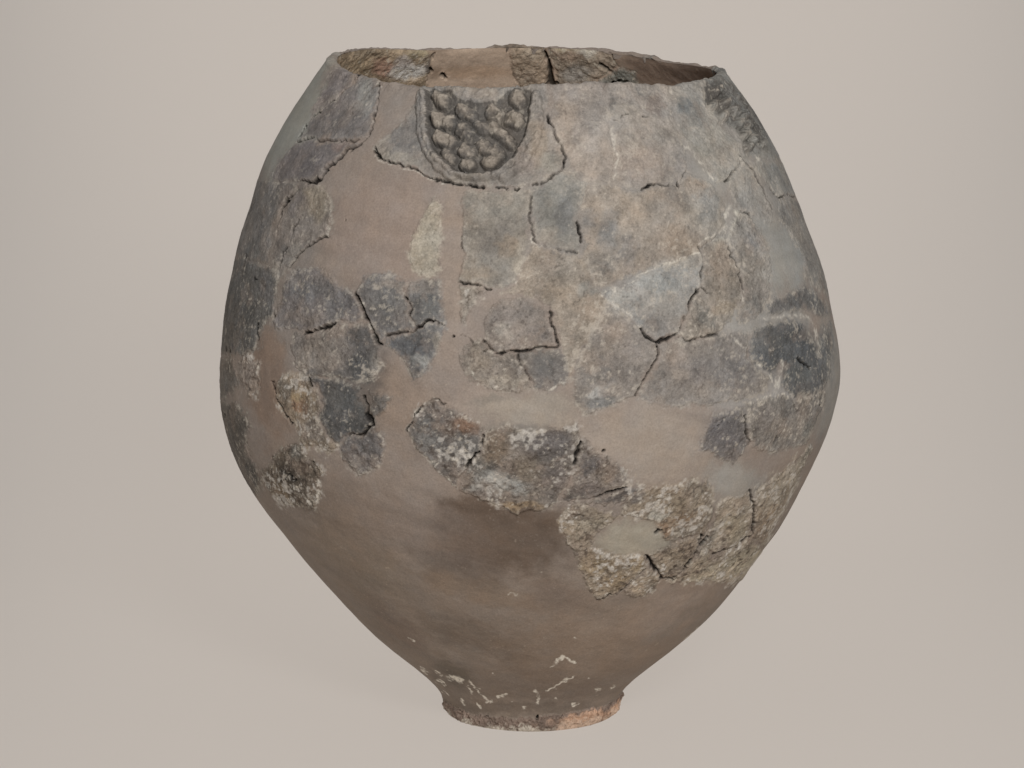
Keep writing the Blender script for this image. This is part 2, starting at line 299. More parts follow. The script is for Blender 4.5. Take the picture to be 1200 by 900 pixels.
# white lime marks
WH = [
 ([(524,795),(534,796),(541,799)],2.6), ([(549,800),(562,812),(575,824)],1.2), ([(645,781),(655,774),(663,771),(674,775)],1.6), ([(626,808),(631,812),(630,824)],2.2), ([(641,808),(655,802),(670,791)],1.2),
 ([(697,808),(702,806)],2.0), ([(613,829)],2.6), ([(585,816),(592,813)],2.0), ([(480,749),(485,751)],1.6), ([(598,696),(604,696)],1.4), ([(570,823),(576,822)],1.8), ([(548,806),(553,814)],1.6), ([(493,783),(500,790)],1.6), ([(512,796),(520,802)],1.8),
 ([(509,785),(518,792)],1.4), ([(634,669)],1.4), ([(637,748)],1.4), ([(673,747)],1.2), ([(505,808),(512,812)],1.6),
 ([(560,826),(563,829)],1.4), ([(600,822)],1.6), ([(540,820),(546,824)],1.3), ([(670,826),(676,824)],1.3), ([(520,810),(526,816)],1.4), ([(652,818)],1.5), ([(690,795)],1.2), ([(580,790)],1.2), ([(715,806),(719,803)],1.5), ([(817,737),(812,742),(803,750)],1.5),
 ([(345,570),(352,576),(366,592)],1.7), ([(376,560),(374,585),(370,596)],1.6), ([(337,571)],3.0), ([(334,564)],2.0), ([(332,590),(352,594)],1.4),
 ([(478,500),(482,516),(500,540),(520,558),(534,572)],1.3), ([(507,465),(513,468)],1.6), ([(477,505),(486,484)],1.2),
 ([(800,170),(812,180),(826,194)],2.4), ([(825,192),(836,213)],1.4), ([(716,150),(722,182),(719,210)],1.8), ([(858,238),(850,262),(846,272)],3.4), ([(850,268),(828,280),(820,286)],2.4),
 ([(820,292),(790,308),(760,318),(722,342)],1.8), ([(704,346),(730,336)],1.4), ([(713,352),(735,368),(752,386)],1.6), ([(870,340),(868,352)],1.8),
 ([(895,374),(915,371),(944,369)],2.0), ([(944,369),(956,384),(962,412)],2.0), ([(858,393),(868,406),(876,408)],1.6), ([(887,426),(901,440),(912,457)],2.0), ([(919,426),(912,440),(909,460)],4.6), ([(908,460),(928,464)],2.4), ([(908,462),(880,472)],1.8),
 ([(866,183),(870,190)],2.4), ([(886,183),(889,187)],2.6), ([(444,92),(447,106)],1.6), ([(440,176),(446,190),(470,196),(500,207),(520,215)],1.4), ([(390,246),(386,276)],1.2), ([(425,350),(434,385),(446,402)],1.3),
 ([(623,250),(624,285),(634,287)],1.2), ([(607,322),(602,332)],1.6), ([(630,456),(645,455),(664,445)],1.8), ([(560,452),(575,455),(590,454)],1.8), ([(548,430),(556,446)],1.4),
]
# stains, soot and patches of other clay: x, y, rx, ry, turn in degrees, colour, strength, s(herd) / p(laster) / a(ll)
BL = [
 # plaster tones
 (770,230,190,170,0,(148,139,131),.95,'p'), (330,260,60,170,0,(138,127,118),.7,'p'),
 (450,265,70,70,0,(156,138,126),.9,'p'), (530,310,14,110,0,(157,140,127),.9,'p'), (470,120,30,35,0,(149,136,126),.9,'p'),
 (610,478,75,22,0,(158,145,132),.95,'p'), (600,503,38,9,0,(136,127,118),.7,'p'), (765,520,85,45,0,(162,147,134),.95,'p'), (860,565,40,25,0,(160,152,143),.95,'p'),
 (738,630,44,22,-8,(164,154,139),1,'p'), (350,130,30,80,28,(160,155,145),1,'p'), (910,300,40,60,0,(155,150,143),1,'p'), (890,470,60,40,0,(160,152,145),.9,'p'), (890,375,70,25,0,(162,155,147),.9,'p'),
 (975,450,20,90,0,(150,143,135),.9,'p'), (312,450,26,80,-8,(140,119,104),.9,'p'), (320,410,14,20,0,(150,128,112),.8,'p'), (460,480,40,50,0,(146,128,114),.9,'p'),
 (570,470,30,6,-8,(132,122,112),.7,'p'), (690,760,120,40,0,(140,121,105),.7,'p'), (790,700,60,30,-30,(152,134,120),.8,'p'), (590,630,85,48,10,(103,87,75),.9,'p'), (500,620,80,35,20,(128,112,101),.5,'p'),
 (420,650,80,35,45,(138,122,106),.55,'p'), (560,690,90,12,14,(134,115,98),.55,'p'), (520,660,80,10,24,(114,101,91),.4,'p'), (560,750,70,18,18,(108,94,82),.5,'p'), (470,735,50,14,42,(128,111,99),.5,'p'), (660,700,50,20,0,(124,106,93),.5,'p'), (700,720,70,22,-10,(142,124,109),.5,'p'), (610,600,90,12,6,(96,80,68),.55,'p'),
 (530,790,30,14,35,(96,88,78),.6,'p'), (640,800,60,18,0,(122,107,95),.5,'p'), (420,600,60,40,40,(136,118,104),.5,'p'), (600,830,90,8,0,(112,99,88),.6,'p'),
 # soot smudges running across several pieces
 (418,470,34,48,-8,(76,73,71),.6,'a'), (428,415,22,34,-20,(84,80,78),.45,'a'), (515,515,34,28,30,(84,79,76),.35,'a'), (640,535,50,24,10,(88,82,78),.35,'a'), (930,405,44,34,0,(84,83,82),.4,'a'), (475,365,44,24,10,(92,89,87),.3,'a'), (848,505,26,24,0,(96,91,90),.35,'a'), (345,553,24,26,0,(78,70,62),.35,'a'), (630,425,30,20,0,(92,87,84),.3,'a'), (285,345,22,60,0,(88,84,80),.3,'a'),
 # pale haze of lime
 (760,150,70,50,0,(166,157,148),.4,'a'), (850,190,45,45,0,(166,160,151),.45,'a'), (830,245,34,34,0,(168,163,155),.45,'a'), (700,185,40,40,0,(164,153,143),.35,'a'), (770,335,60,22,-25,(170,166,160),.5,'a'), (885,280,26,60,0,(160,154,147),.4,'a'), (740,250,50,40,0,(160,150,140),.3,'a'), (690,320,40,20,0,(160,149,137),.3,'a'), (740,350,40,14,-20,(180,174,166),.4,'a'),
 # upper left
 (430,112,14,26,10,(146,143,137),.7,'s'), (395,110,16,30,35,(118,108,106),.5,'s'), (395,150,35,14,0,(106,100,98),.6,'s'), (350,190,30,20,0,(112,104,103),.5,'s'), (373,238,18,24,-15,(150,136,118),.7,'s'), (345,235,16,16,0,(108,100,98),.6,'s'),
 (345,300,24,16,0,(120,116,112),.5,'s'), (330,280,10,25,0,(134,120,110),.6,'s'), (310,260,14,40,0,(116,110,106),.5,'s'), (300,310,20,26,0,(88,86,83),.6,'s'), (282,370,14,50,4,(88,84,80),.5,'s'), (310,330,10,30,0,(112,105,102),.5,'s'), (268,400,10,50,0,(112,98,84),.5,'s'),(400,172,14,8,-20,(140,118,108),.6,'s'),
 (365,340,30,14,0,(100,97,96),.7,'s'), (395,360,14,20,0,(98,95,94),.6,'s'), (360,375,30,10,0,(134,122,114),.6,'s'), (352,330,10,8,0,(138,130,124),.6,'s'),
 (420,395,16,20,0,(92,88,86),.8,'s'), (375,415,28,22,0,(142,130,119),.5,'s'), (425,430,18,22,0,(86,83,81),.8,'s'), (440,425,8,16,0,(150,142,134),.6,'s'), (380,440,30,10,0,(96,92,90),.6,'s'),
 (415,470,30,20,0,(76,75,74),.9,'s'), (412,495,20,10,0,(70,68,66),.9,'s'), (388,478,14,30,0,(86,83,80),.7,'s'), (353,463,10,12,0,(158,132,98),.8,'s'), (333,455,9,14,0,(100,90,80),.7,'s'), (352,478,8,8,0,(140,104,78),.7,'s'), (365,505,14,12,0,(140,127,117),.7,'s'),
 (430,525,16,16,0,(92,88,87),.7,'s'), (415,545,12,8,0,(130,118,108),.6,'s'), (344,532,12,14,0,(96,92,86),.7,'s'), (342,555,12,14,0,(64,56,48),.9,'s'), (358,548,12,14,0,(96,84,72),.6,'s'), (330,575,16,12,0,(124,104,82),.6,'s'),
 (292,440,14,26,0,(146,132,122),.6,'s'), (285,500,12,30,10,(84,76,68),.7,'s'), (296,545,8,20,0,(96,88,80),.5,'s'),
 (455,350,22,16,0,(104,101,99),.7,'s'), (500,358,14,20,0,(88,88,87),.7,'s'), (470,335,40,7,0,(142,130,120),.7,'s'), (485,402,25,16,0,(86,85,86),.8,'s'), (490,424,10,6,0,(160,156,150),.7,'s'), (480,438,8,6,0,(120,110,102),.6,'s'), (515,400,6,14,0,(150,140,128),.7,'s'),
 (500,280,14,40,8,(168,158,142),.6,'s'), (495,310,16,8,0,(150,138,122),.6,'s'),
 # ornament sherd
 (475,160,22,22,0,(112,107,104),.8,'s'), (465,185,25,7,20,(156,146,134),.7,'s'), (500,150,10,50,-8,(124,118,114),.6,'s'), (560,108,30,6,0,(146,134,122),.7,'s'), (590,108,14,8,0,(122,122,120),.7,'s'), (630,170,14,25,0,(152,134,116),.7,'s'), (645,188,14,12,0,(140,134,124),.7,'s'),
 (540,150,28,35,0,(112,107,103),.75,'s'), (585,145,14,12,0,(152,136,118),.6,'s'), (578,188,12,10,0,(150,134,116),.5,'s'), (600,160,16,10,40,(132,118,106),.6,'s'), (545,210,30,6,0,(140,128,114),.5,'s'), (615,190,16,16,0,(128,112,102),.5,'s'),
 # middle top
 (585,240,35,16,0,(156,148,137),.6,'s'), (580,280,24,16,-35,(118,110,103),.6,'s'), (595,285,10,12,0,(156,134,112),.5,'s'), (560,320,24,10,0,(152,134,116),.5,'s'), (605,310,8,16,0,(170,158,142),.6,'s'),
 (645,240,14,24,0,(124,120,113),.5,'s'), (665,250,12,20,0,(114,113,113),.6,'s'), (690,255,14,14,0,(122,121,121),.6,'s'), (640,275,12,10,0,(150,140,128),.5,'s'),
 (660,150,14,40,0,(158,142,128),.7,'s'), (690,120,16,20,0,(138,130,124),.5,'s'), (690,190,25,16,0,(158,142,128),.6,'s'), (700,150,14,30,0,(146,136,128),.5,'s'),
 (718,120,10,7,0,(92,88,84),.8,'s'), (765,125,11,16,0,(124,108,98),.7,'s'), (802,124,12,12,0,(100,102,102),.75,'s'), (730,130,14,10,0,(150,140,128),.5,'s'), (750,190,35,22,0,(150,134,122),.7,'s'), (775,160,14,10,0,(154,144,134),.6,'s'), (740,160,20,14,0,(148,139,131),.5,'s'),
 (788,225,22,24,0,(120,112,105),.6,'s'), (815,215,14,18,0,(158,140,124),.6,'s'), (740,250,22,30,0,(156,140,124),.5,'s'), (712,270,12,22,0,(122,121,120),.6,'s'), (735,295,12,20,0,(130,124,120),.6,'s'), (830,240,16,18,0,(148,144,139),.7,'s'), (790,280,24,18,0,(154,136,120),.6,'s'), (700,310,16,14,0,(136,130,124),.5,'s'),
 (820,180,14,10,30,(158,152,142),.6,'s'), (850,180,14,14,0,(156,146,136),.7,'s'), (815,150,14,22,0,(140,136,130),.6,'s'), (880,230,16,20,0,(150,144,137),.7,'s'), (858,253,7,20,14,(196,188,172),.75,'s'), (845,283,14,7,-30,(186,178,164),.6,'s'),
 (660,310,30,14,0,(140,128,116),.5,'s'), (650,340,25,14,0,(162,144,126),.6,'s'), (690,370,20,16,0,(158,140,124),.5,'s'), (690,340,10,10,0,(130,130,126),.6,'s'),
 (770,335,45,14,-25,(154,152,148),.8,'s'), (735,345,25,10,-15,(176,168,158),.55,'s'), (775,380,25,16,-20,(126,117,110),.75,'s'), (800,350,14,20,0,(140,135,130),.5,'s'),
 (845,310,14,25,0,(156,138,122),.7,'s'), (880,310,14,30,0,(134,124,114),.6,'s'), (885,280,12,12,0,(126,121,118),.6,'s'), (825,370,14,16,0,(100,98,94),.7,'s'), (855,360,18,10,0,(150,134,116),.6,'s'), (878,355,12,14,0,(120,115,109),.5,'s'), (893,320,6,10,0,(170,162,152),.6,'s'),
 # middle
 (590,370,14,14,0,(128,118,112),.5,'s'), (590,390,12,10,0,(160,152,142),.5,'s'), (630,390,20,14,0,(118,108,102),.6,'s'), (640,425,20,14,0,(92,88,85),.8,'s'), (560,425,16,14,0,(152,138,124),.6,'s'), (600,430,18,12,0,(122,112,104),.6,'s'), (590,448,30,6,0,(164,152,138),.6,'s'),
 (700,440,25,20,0,(122,116,112),.6,'s'), (730,430,16,20,0,(116,107,101),.6,'s'), (700,470,24,8,-10,(112,110,108),.7,'s'), (695,462,14,5,-10,(166,162,156),.6,'s'), (720,390,20,14,0,(156,138,124),.6,'s'), (690,420,12,14,0,(154,138,124),.6,'s'), (740,410,14,14,0,(128,118,112),.5,'s'),
 (820,430,45,18,0,(128,119,113),.5,'s'), (860,440,26,18,0,(114,109,107),.65,'s'), (790,420,16,14,0,(146,132,122),.5,'s'), (790,460,35,10,0,(134,122,112),.6,'s'), (810,440,20,14,0,(118,108,102),.5,'s'), (798,442,10,8,0,(160,146,134),.5,'s'),
 (930,410,35,26,0,(80,80,80),.75,'s'), (900,400,16,14,0,(98,96,94),.5,'s'), (935,440,18,12,0,(86,88,87),.6,'s'), (970,430,10,40,0,(84,82,79),.7,'s'), (935,352,26,8,0,(92,90,88),.6,'s'),
 (848,508,16,18,0,(104,98,98),.6,'s'), (860,535,12,8,0,(130,118,112),.5,'s'), (895,490,14,14,0,(116,107,102),.6,'s'), (920,500,20,16,0,(146,132,120),.5,'s'), (950,510,14,20,0,(104,100,92),.6,'s'), (940,480,12,12,0,(126,112,102),.6,'s'), (945,545,14,25,25,(110,104,92),.6,'s'),
 # lower middle
 (505,505,18,18,0,(128,124,120),.6,'s'), (525,500,16,14,0,(104,84,70),.6,'s'), (548,497,16,10,20,(140,104,80),.75,'s'), (530,530,20,16,0,(88,84,82),.7,'s'), (550,520,12,16,0,(84,80,76),.7,'s'), (500,540,14,8,40,(112,108,104),.5,'s'), (540,515,8,6,0,(150,144,138),.5,'s'),
 (580,525,18,18,0,(118,98,78),.6,'s'), (565,550,20,14,0,(88,86,82),.7,'s'), (590,565,34,9,12,(156,152,146),.75,'s'), (555,570,14,7,0,(160,156,150),.6,'s'), (610,592,30,7,-4,(142,116,84),.65,'s'), (570,580,24,7,14,(96,86,80),.6,'s'), (600,530,12,12,0,(142,130,120),.6,'s'), (640,520,26,18,0,(108,100,98),.6,'s'), (650,560,22,18,0,(106,94,88),.6,'s'), (620,550,18,14,0,(114,100,84),.6,'s'), (610,505,14,6,0,(134,122,110),.6,'s'),
 (690,545,14,16,0,(112,104,102),.6,'s'), (710,555,14,10,0,(138,122,108),.6,'s'), (690,572,24,8,0,(98,86,80),.7,'s'), (720,585,24,9,-8,(94,86,82),.8,'s'), (745,578,12,9,0,(116,110,108),.7,'s'), (680,603,20,8,0,(100,88,78),.6,'s'),
 (790,585,25,14,0,(146,128,106),.6,'s'), (770,603,14,7,-15,(176,170,158),.7,'s'), (800,605,22,10,-15,(126,100,76),.7,'s'), (775,620,12,9,0,(136,102,74),.6,'s'), (815,590,12,14,0,(150,134,116),.5,'s'),
 (690,612,24,10,10,(164,150,130),.55,'s'), (700,660,24,12,0,(158,136,106),.6,'s'), (720,680,22,10,0,(146,122,92),.6,'s'), (745,660,14,9,0,(160,140,112),.6,'s'), (670,640,8,16,-25,(128,114,98),.5,'s'), (715,697,20,6,-5,(92,84,74),.7,'s'), (765,690,14,6,0,(104,98,88),.6,'s'),
 (850,665,50,10,-25,(172,158,134),.6,'s'), (860,620,14,16,0,(164,148,124),.6,'s'), (910,590,14,30,30,(146,128,106),.5,'s'), (895,615,8,25,25,(138,114,92),.5,'s'), (825,635,8,14,0,(110,102,92),.7,'s'), (885,650,30,10,-40,(176,164,142),.5,'s'), (900,560,16,14,0,(164,150,130),.5,'s'),
]
# raised lumps of the two ornaments: ends of a short ridge, radius (pixels), height (mm)
KN1 = [((517,117),(519,119),10,11),((606,116),(608,118),10.5,11),((515,141),(526,143),10,10),((542,130),(551,134),9.5,10),((517,163),(527,166),9.5,10),((542,151),(545,155),9.5,9),
       ((560,146),(570,151),8.5,9),((577,132),(583,135),9.5,11),((599,139),(605,142),10,11),((578,150),(598,168),8.5,10),((545,176),(551,178),9,10),((564,171),(569,174),8.5,10),((579,177),(585,182),8,9),((524,181),(528,186),8,8),((545,193),(551,194),8,9),((571,191),(579,189),8.5,10)]
RING = [(499,108),(498,125),(499,152),(505,174),(515,190),(532,203),(558,209),(582,204),(603,188),(617,166),(624,140),(624,116)]
RING2 = [(493,112),(492,130),(494,158),(500,178),(512,196),(530,209)]
RING3 = [(629,112),(631,140),(626,166),(612,192),(590,208)]
KN2 = [(859,100,4.6),(838,108,4.8),(835,124,4.6),(849,121,5),(866,112,4.4),(874,120,4.2),(861,131,5),(873,135,4.4),(847,136,4.6),(884,134,3.8),(865,145,4.8),(878,146,4.4),(890,150,3.6),(872,158,4.6),(885,162,4.2),(877,172,4.4),(894,168,3.6)]

# ------------------------------------------------------------------ build a skin of pieces from a grid
jar = bpy.data.objects.new('clay_jar', None); S.collection.objects.link(jar)
jar.empty_display_size = 0.1; jar.location = (0, 0, 0)
jar['label'] = 'large egg-shaped ancient clay jar pieced together from grey sherds and brown plaster'
jar['category'] = 'jar'

def grid_normals(P, wrap):
    du = np.empty_like(P)
    if wrap: du = np.roll(P, -1, 1) - np.roll(P, 1, 1)
    else: du[:, 1:-1] = P[:, 2:]-P[:, :-2]; du[:, 0] = P[:, 1]-P[:, 0]; du[:, -1] = P[:, -1]-P[:, -2]
    dv = np.empty_like(P); dv[1:-1] = P[2:]-P[:-2]; dv[0] = P[1]-P[0]; dv[-1] = P[-1]-P[-2]
    n = np.cross(du, dv); n /= np.linalg.norm(n, axis=-1, keepdims=True)+1e-12
    return n

def piece(name, P, Nn, colr, coarse, quads, mat, parent, skirt=0.009):
    """one object from the chosen quads of a grid, with its broken edge going into the wall"""
    ids, inv = np.unique(quads, return_inverse=True); q = inv.reshape(-1, 4)
    V = P[ids]; NV = Nn[ids]; c = colr[ids]; r = coarse[ids]
    faces = q
    if skirt:
        e = np.concatenate([q[:, [0, 1]], q[:, [1, 2]], q[:, [2, 3]], q[:, [3, 0]]])
        key = np.minimum(e[:, 0], e[:, 1]).astype(np.int64)*len(ids) + np.maximum(e[:, 0], e[:, 1])
        _, first, cnt = np.unique(key, return_index=True, return_counts=True)
        be = e[first[cnt == 1]]
        bv, binv = np.unique(be, return_inverse=True); be2 = binv.reshape(-1, 2)
        n0 = len(ids); nb = len(bv)
        V = np.concatenate([V, V[bv]-NV[bv]*0.0004, V[bv]-NV[bv]*skirt])
        c = np.concatenate([c, c[bv], c[bv]]); r = np.concatenate([r, r[bv], r[bv]])
        NV = np.concatenate([NV, NV[bv], NV[bv]])
        sk = np.stack([be2[:, 1]+n0, be2[:, 0]+n0, be2[:, 0]+n0+nb, be2[:, 1]+n0+nb], 1)
        faces = np.concatenate([q, sk])
    me = bpy.data.meshes.new(name)
    me.vertices.add(len(V)); me.vertices.foreach_set('co', V.astype(np.float32).ravel())
    nf = len(faces)
    me.loops.add(nf*4); me.loops.foreach_set('vertex_index', faces.astype(np.int32).ravel())
    me.polygons.add(nf); me.polygons.foreach_set('loop_start', np.arange(0, nf*4, 4, dtype=np.int32))
    me.polygons.foreach_set('use_smooth', np.ones(nf, bool))
    me.update(calc_edges=True)
    a = me.color_attributes.new('clay_colour', 'FLOAT_COLOR', 'POINT')
    a.data.foreach_set('color', np.concatenate([c, np.ones((len(c), 1))], 1).astype(np.float32).ravel())
    f = me.attributes.new('coarse', 'FLOAT', 'POINT'); f.data.foreach_set('value', r.astype(np.float32))
    me.normals_split_custom_set_from_vertices(NV.astype(np.float32))
    me.materials.append(mat)
    o = bpy.data.objects.new(name, me); S.collection.objects.link(o); o.parent = parent
    return o

rng = np.random.default_rng(7)

def classify(px, py, P, polys):
    """owner polygon (-1 none), depth inside it in pixels"""
    best = np.full(px.shape, -1e3); sec = np.full(px.shape, -1e3); own = np.full(px.shape, -1, int)
    for k, s in enumerate(polys):
        pl = np.asarray(s, float); lo = pl.min(0)-11; hi = pl.max(0)+11
        m = (px > lo[0]) & (px < hi[0]) & (py > lo[1]) & (py < hi[1])
        if not m.any(): continue
        d = poly_sd(px[m], py[m], pl); b = best[m]; s2 = sec[m]; o = own[m]
        up = d > b
        s2 = np.where(up, b, np.maximum(s2, d)); o = np.where(up, k, o); b = np.where(up, d, b)
        best[m] = b; sec[m] = s2; own[m] = o
    near = own.copy(); own[best <= 0] = -1
    eff = np.where((sec > 0), np.minimum(best, (best-sec)/2), best)
    return own, eff, np.where(best < -900, -12.0, best), np.maximum(near, 0)

def blotches(col, wx, wy, is_sh, BLs, P, seed):
    for k, (x, y, rx, ry, rot, c, st, who) in enumerate(BLs):
        R_ = max(rx, ry)*1.7
        m = (abs(wx-x) < R_) & (abs(wy-y) < R_)
        if who == 's': m &= is_sh
        elif who == 'p': m &= ~is_sh
        if not m.any(): continue
        a = math.radians(rot); dx = wx[m]-x; dy = wy[m]-y
        u = (dx*math.cos(a)+dy*math.sin(a))/rx; q = (-dx*math.sin(a)+dy*math.cos(a))/ry
        d = np.sqrt(u*u+q*q) + 0.34*patch[m]
        wgt = (st*(1-sstep(d, 0.45, 1.35)))[:, None]
        if who == 's': c = np.mean(c) + (np.array(c)-np.mean(c))*0.85 + max(0, 134-np.mean(c))*0.2
        col[m] = col[m]*(1-wgt) + lin(c)*wgt
    return col

# ---- outer wall
nr = 800
b_rows = np.linspace(0, BMAX, nr)
th_f = np.radians(np.linspace(-101, 101, 1000)); th_b = np.radians(np.linspace(101, 259, 142)[1:-1])
th = np.concatenate([th_f, th_b]); nc = len(th)
TH, B = np.meshgrid(th, b_rows)
P0 = base(TH, B)
# lip: the wall turns over the rim
lip_n = 9
phi = np.radians(np.linspace(15, 165, lip_n))
LT, LP = np.meshgrid(th, phi)
ins = 0.007*(1-np.cos(LP)); ldz = 0.0045*np.sin(LP)
PL = base(LT, np.full(LT.shape, BMAX), ins, ldz)
P0 = np.concatenate([P0, PL]); NRW = P0.shape[0]
front = np.abs((TH+np.pi) % (2*np.pi)-np.pi) <= math.radians(101.01)
front = np.concatenate([front, np.repeat(front[-1:], lip_n, 0)])
N0 = grid_normals(P0, True)
shape = P0.shape[:2]
Pf = P0.reshape(-1, 3); Nf = N0.reshape(-1, 3)
px, py = project(Pf); fr = front.ravel()
# past the outline the photograph's layout is carried on round the side
gx = px.reshape(shape)[:, :len(th_f)]; lo_x = gx.min(1)[:, None]; hi_x = gx.max(1)[:, None]
il = gx.argmin(1)[:, None]; ir = gx.argmax(1)[:, None]; jj = np.arange(len(th_f))[None]
gx = np.where(jj < il, 2*lo_x-gx, np.where(jj > ir, 2*hi_x-gx, gx))
px = px.reshape(shape); px[:, :len(th_f)] = gx; px = px.ravel()
# back of the jar carries sherds too: unroll it to a made-up sheet beyond the photograph
thm = np.concatenate([TH, np.repeat(TH[-1:], lip_n, 0)]).ravel(); zz = Pf[:, 2]
px = np.where(fr, px, 2000 + (thm-np.pi)*400); py = np.where(fr, py, 850-850*zz)
back_polys = []
for (cx, cy, r) in [(1600,200,90),(1730,120,60),(1750,300,85),(1620,420,80),(1860,420,95),(1880,180,80),(2010,300,80),(2040,120,70),(2150,430,90),(2180,230,85),(2330,330,95),(2330,140,60),(1700,560,60),(2100,600,60),(2420,230,50),(2430,450,60),(1960,560,50)]:
    k = rng.integers(7, 10); aa = np.sort(rng.uniform(0, 6.283, k)); rr = r*rng.uniform(.7, 1.1, k)
    back_polys.append(list(zip(cx+rr*np.cos(aa), cy+rr*np.sin(aa))))
polys = [s[0] for s in SH] + back_polys
pcol = [s[1] for s in SH] + [[GREY, DARK, WARM, TAN][k % 4] for k in range(len(back_polys))]
prough = np.array([s[2] for s in SH] + [.6]*len(back_polys)); pproud = np.array([s[3] for s in SH] + [2.5]*len(back_polys))

n6 = noise(Pf, 0.006, 11); n16 = noise(Pf, 0.016, 12); m16 = noise(Pf, 0.016, 13); m6 = noise(Pf, 0.006, 14)
n3 = noise(Pf, 0.0032, 15); m3 = noise(Pf, 0.0032, 16)
wx = px + 2.2*n16 + 1.6*n6 + 0.9*n3; wy = py + 2.2*m16 + 1.6*m6 + 0.9*m3
patch = fbm(Pf, 0.045, 5, 31, 0.62)
own, eff, sdist, near = classify(wx, wy, Pf, polys)
foot_sd = poly_sd(wx, wy, FOOT); foot_sd = np.where(fr, foot_sd, np.where(zz < 0.013, 3., -3.))
is_foot = (foot_sd > 0) & (zz < 0.06)
own[is_foot] = -1
sh = own >= 0; o_ = np.where(sh, own, 0)

# height field (metres, outwards)
big = fbm(Pf, 0.16, 2, 41); mid = fbm(Pf, 0.03, 3, 42); fine = fbm(Pf, 0.0075, 3, 43, 0.65); micro = noise(Pf, 0.0022, 44)
rough = np.where(sh, prough[o_], 0.16)
h = 0.0022*big + 0.0007*mid
edge = sstep(eff, 0.0, 2.0)
h += np.where(sh, pproud[o_]*0.42e-3*edge + rough*(0.0016*mid + 0.0017*fine + 0.0007*micro)*(0.4+0.6*edge), 0.00018*fine + 0.0004*noise(Pf, 0.05, 45, (2.5, 2.5, .6)))
# each sherd sits a little askew
tx = rng.uniform(-1, 1, len(polys)); ty = rng.uniform(-1, 1, len(polys))
cen = np.array([np.mean(p, 0) for p in polys])
h += np.where(sh, 0.9e-5*np.clip((px-cen[o_, 0])*tx[o_] + (py-cen[o_, 1])*ty[o_], -70, 70), 0)
# plaster is smeared a little low right next to the sherds, joints are sunk
joint = np.exp(-np.maximum(np.where(sh, eff, 9), 0)**2/1.4)
h -= 0.0005*joint*(0.6+0.6*n6)

# lumps and rings of the ornaments (left unwarped so they keep their shape)
lx = px + 1.1*n6 + 1.1*n16 + .5*n3; ly = py + 1.1*m6 + 1.1*m16 + .5*m3
knob = np.full(px.shape, -1, int); kh = np.zeros(px.shape); sunk = np.zeros(px.shape)
m1 = fr & (lx > 480) & (lx < 650) & (ly > 85) & (ly < 230)
ixm = np.where(m1)[0]; ax, ay = lx[ixm], ly[ixm]
field = poly_sd(ax, ay, RING + [(624, 104), (499, 104)])
sunk[ixm] = 0.0052*sstep(field, 0, 5)*sstep(np.hypot((ax-562)/32, (ay-106)/14), 0.8, 1.25)
hh = np.zeros(len(ixm)); kk = np.full(len(ixm), -1)
for k, (a, b, r, H) in enumerate(KN1):
    d = line_d(ax, ay, [a, b])/(r*1.02)
    v_ = 1.3e-3*H*np.clip(1-d*d, 0, 1)**0.56*(1+0.3*mid[ixm]+0.16*fine[ixm])
    kk = np.where((v_ > hh), k, kk); hh = np.maximum(hh, v_)
d = line_d(ax, ay, RING); v_ = 0.0085*(1+.18*fine[ixm])*np.sqrt(np.clip(1-(d/5.0)**2, 0, 1)); kk = np.where(v_ > hh, 100, kk); hh = np.maximum(hh, v_)
d = line_d(ax, ay, RING2); v_ = 0.0055*np.sqrt(np.clip(1-(d/4.0)**2, 0, 1)); kk = np.where(v_ > hh, 100, kk); hh = np.maximum(hh, v_)
d = line_d(ax, ay, RING3); v_ = 0.0075*(1+.18*fine[ixm])*np.sqrt(np.clip(1-(d/6.0)**2, 0, 1)); kk = np.where(v_ > hh, 100, kk); hh = np.maximum(hh, v_)
kk[hh < 0.001] = -1
knob[ixm] = kk; kh[ixm] = hh
m2 = fr & (px > 815) & (px < 925) & (py > 80) & (py < 195) & (thm > 0) & (thm < math.radians(96))
ixm = np.where(m2)[0]; ax, ay = lx[ixm], ly[ixm]
vw = CAM-Pf[ixm]; facem = (vw*Nf[ixm]).sum(-1)/np.linalg.norm(vw, axis=-1)
hh = np.zeros(len(ixm)); kk = np.full(len(ixm), -1)
for k, (x, y, r) in enumerate(KN2):
    d = np.hypot((ax-x)/(r*1.12), (ay-y)/(r*1.5)); v_ = 0.0085*(1+.25*fine[ixm])*(0.05+0.95*sstep(facem, 0.1, 0.42))*np.sqrt(np.clip(1-d*d, 0, 1))
    kk = np.where(v_ > hh, 200+k, kk); hh = np.maximum(hh, v_)
kk[hh < 0.001] = -1; knob[ixm] = kk; kh[ixm] = hh
knob[(own != SH_FRONT_ORNAMENT) & (knob < 200)] = -1; knob[(own != SH_SIDE_ORNAMENT) & (knob >= 200)] = -1
h += np.where(sh, kh*(1+0.12*fine), 0) - np.where(own == SH_FRONT_ORNAMENT, sunk, 0)

# open breaks
crack = np.zeros(px.shape)
for line, wd in CR:
    pl = np.asarray(line, float); lo = pl.min(0)-7; hi = pl.max(0)+7
    m = fr & (wx > lo[0]) & (wx < hi[0]) & (wy > lo[1]) & (wy < hi[1])
    if not m.any(): continue
    d = line_d(wx[m], wy[m], line)
    ww = np.maximum(wd*0.36*(1.0 + 1.1*n16[m] + 0.8*n6[m]), 0.04)
    crack[m] = np.maximum(crack[m], (1-sstep(d, ww*0.3, ww+0.55))*np.clip(ww/0.5, 0, 1)*min(1, max(0.52, (wd-0.5)/1.8)))
h -= 0.006*crack
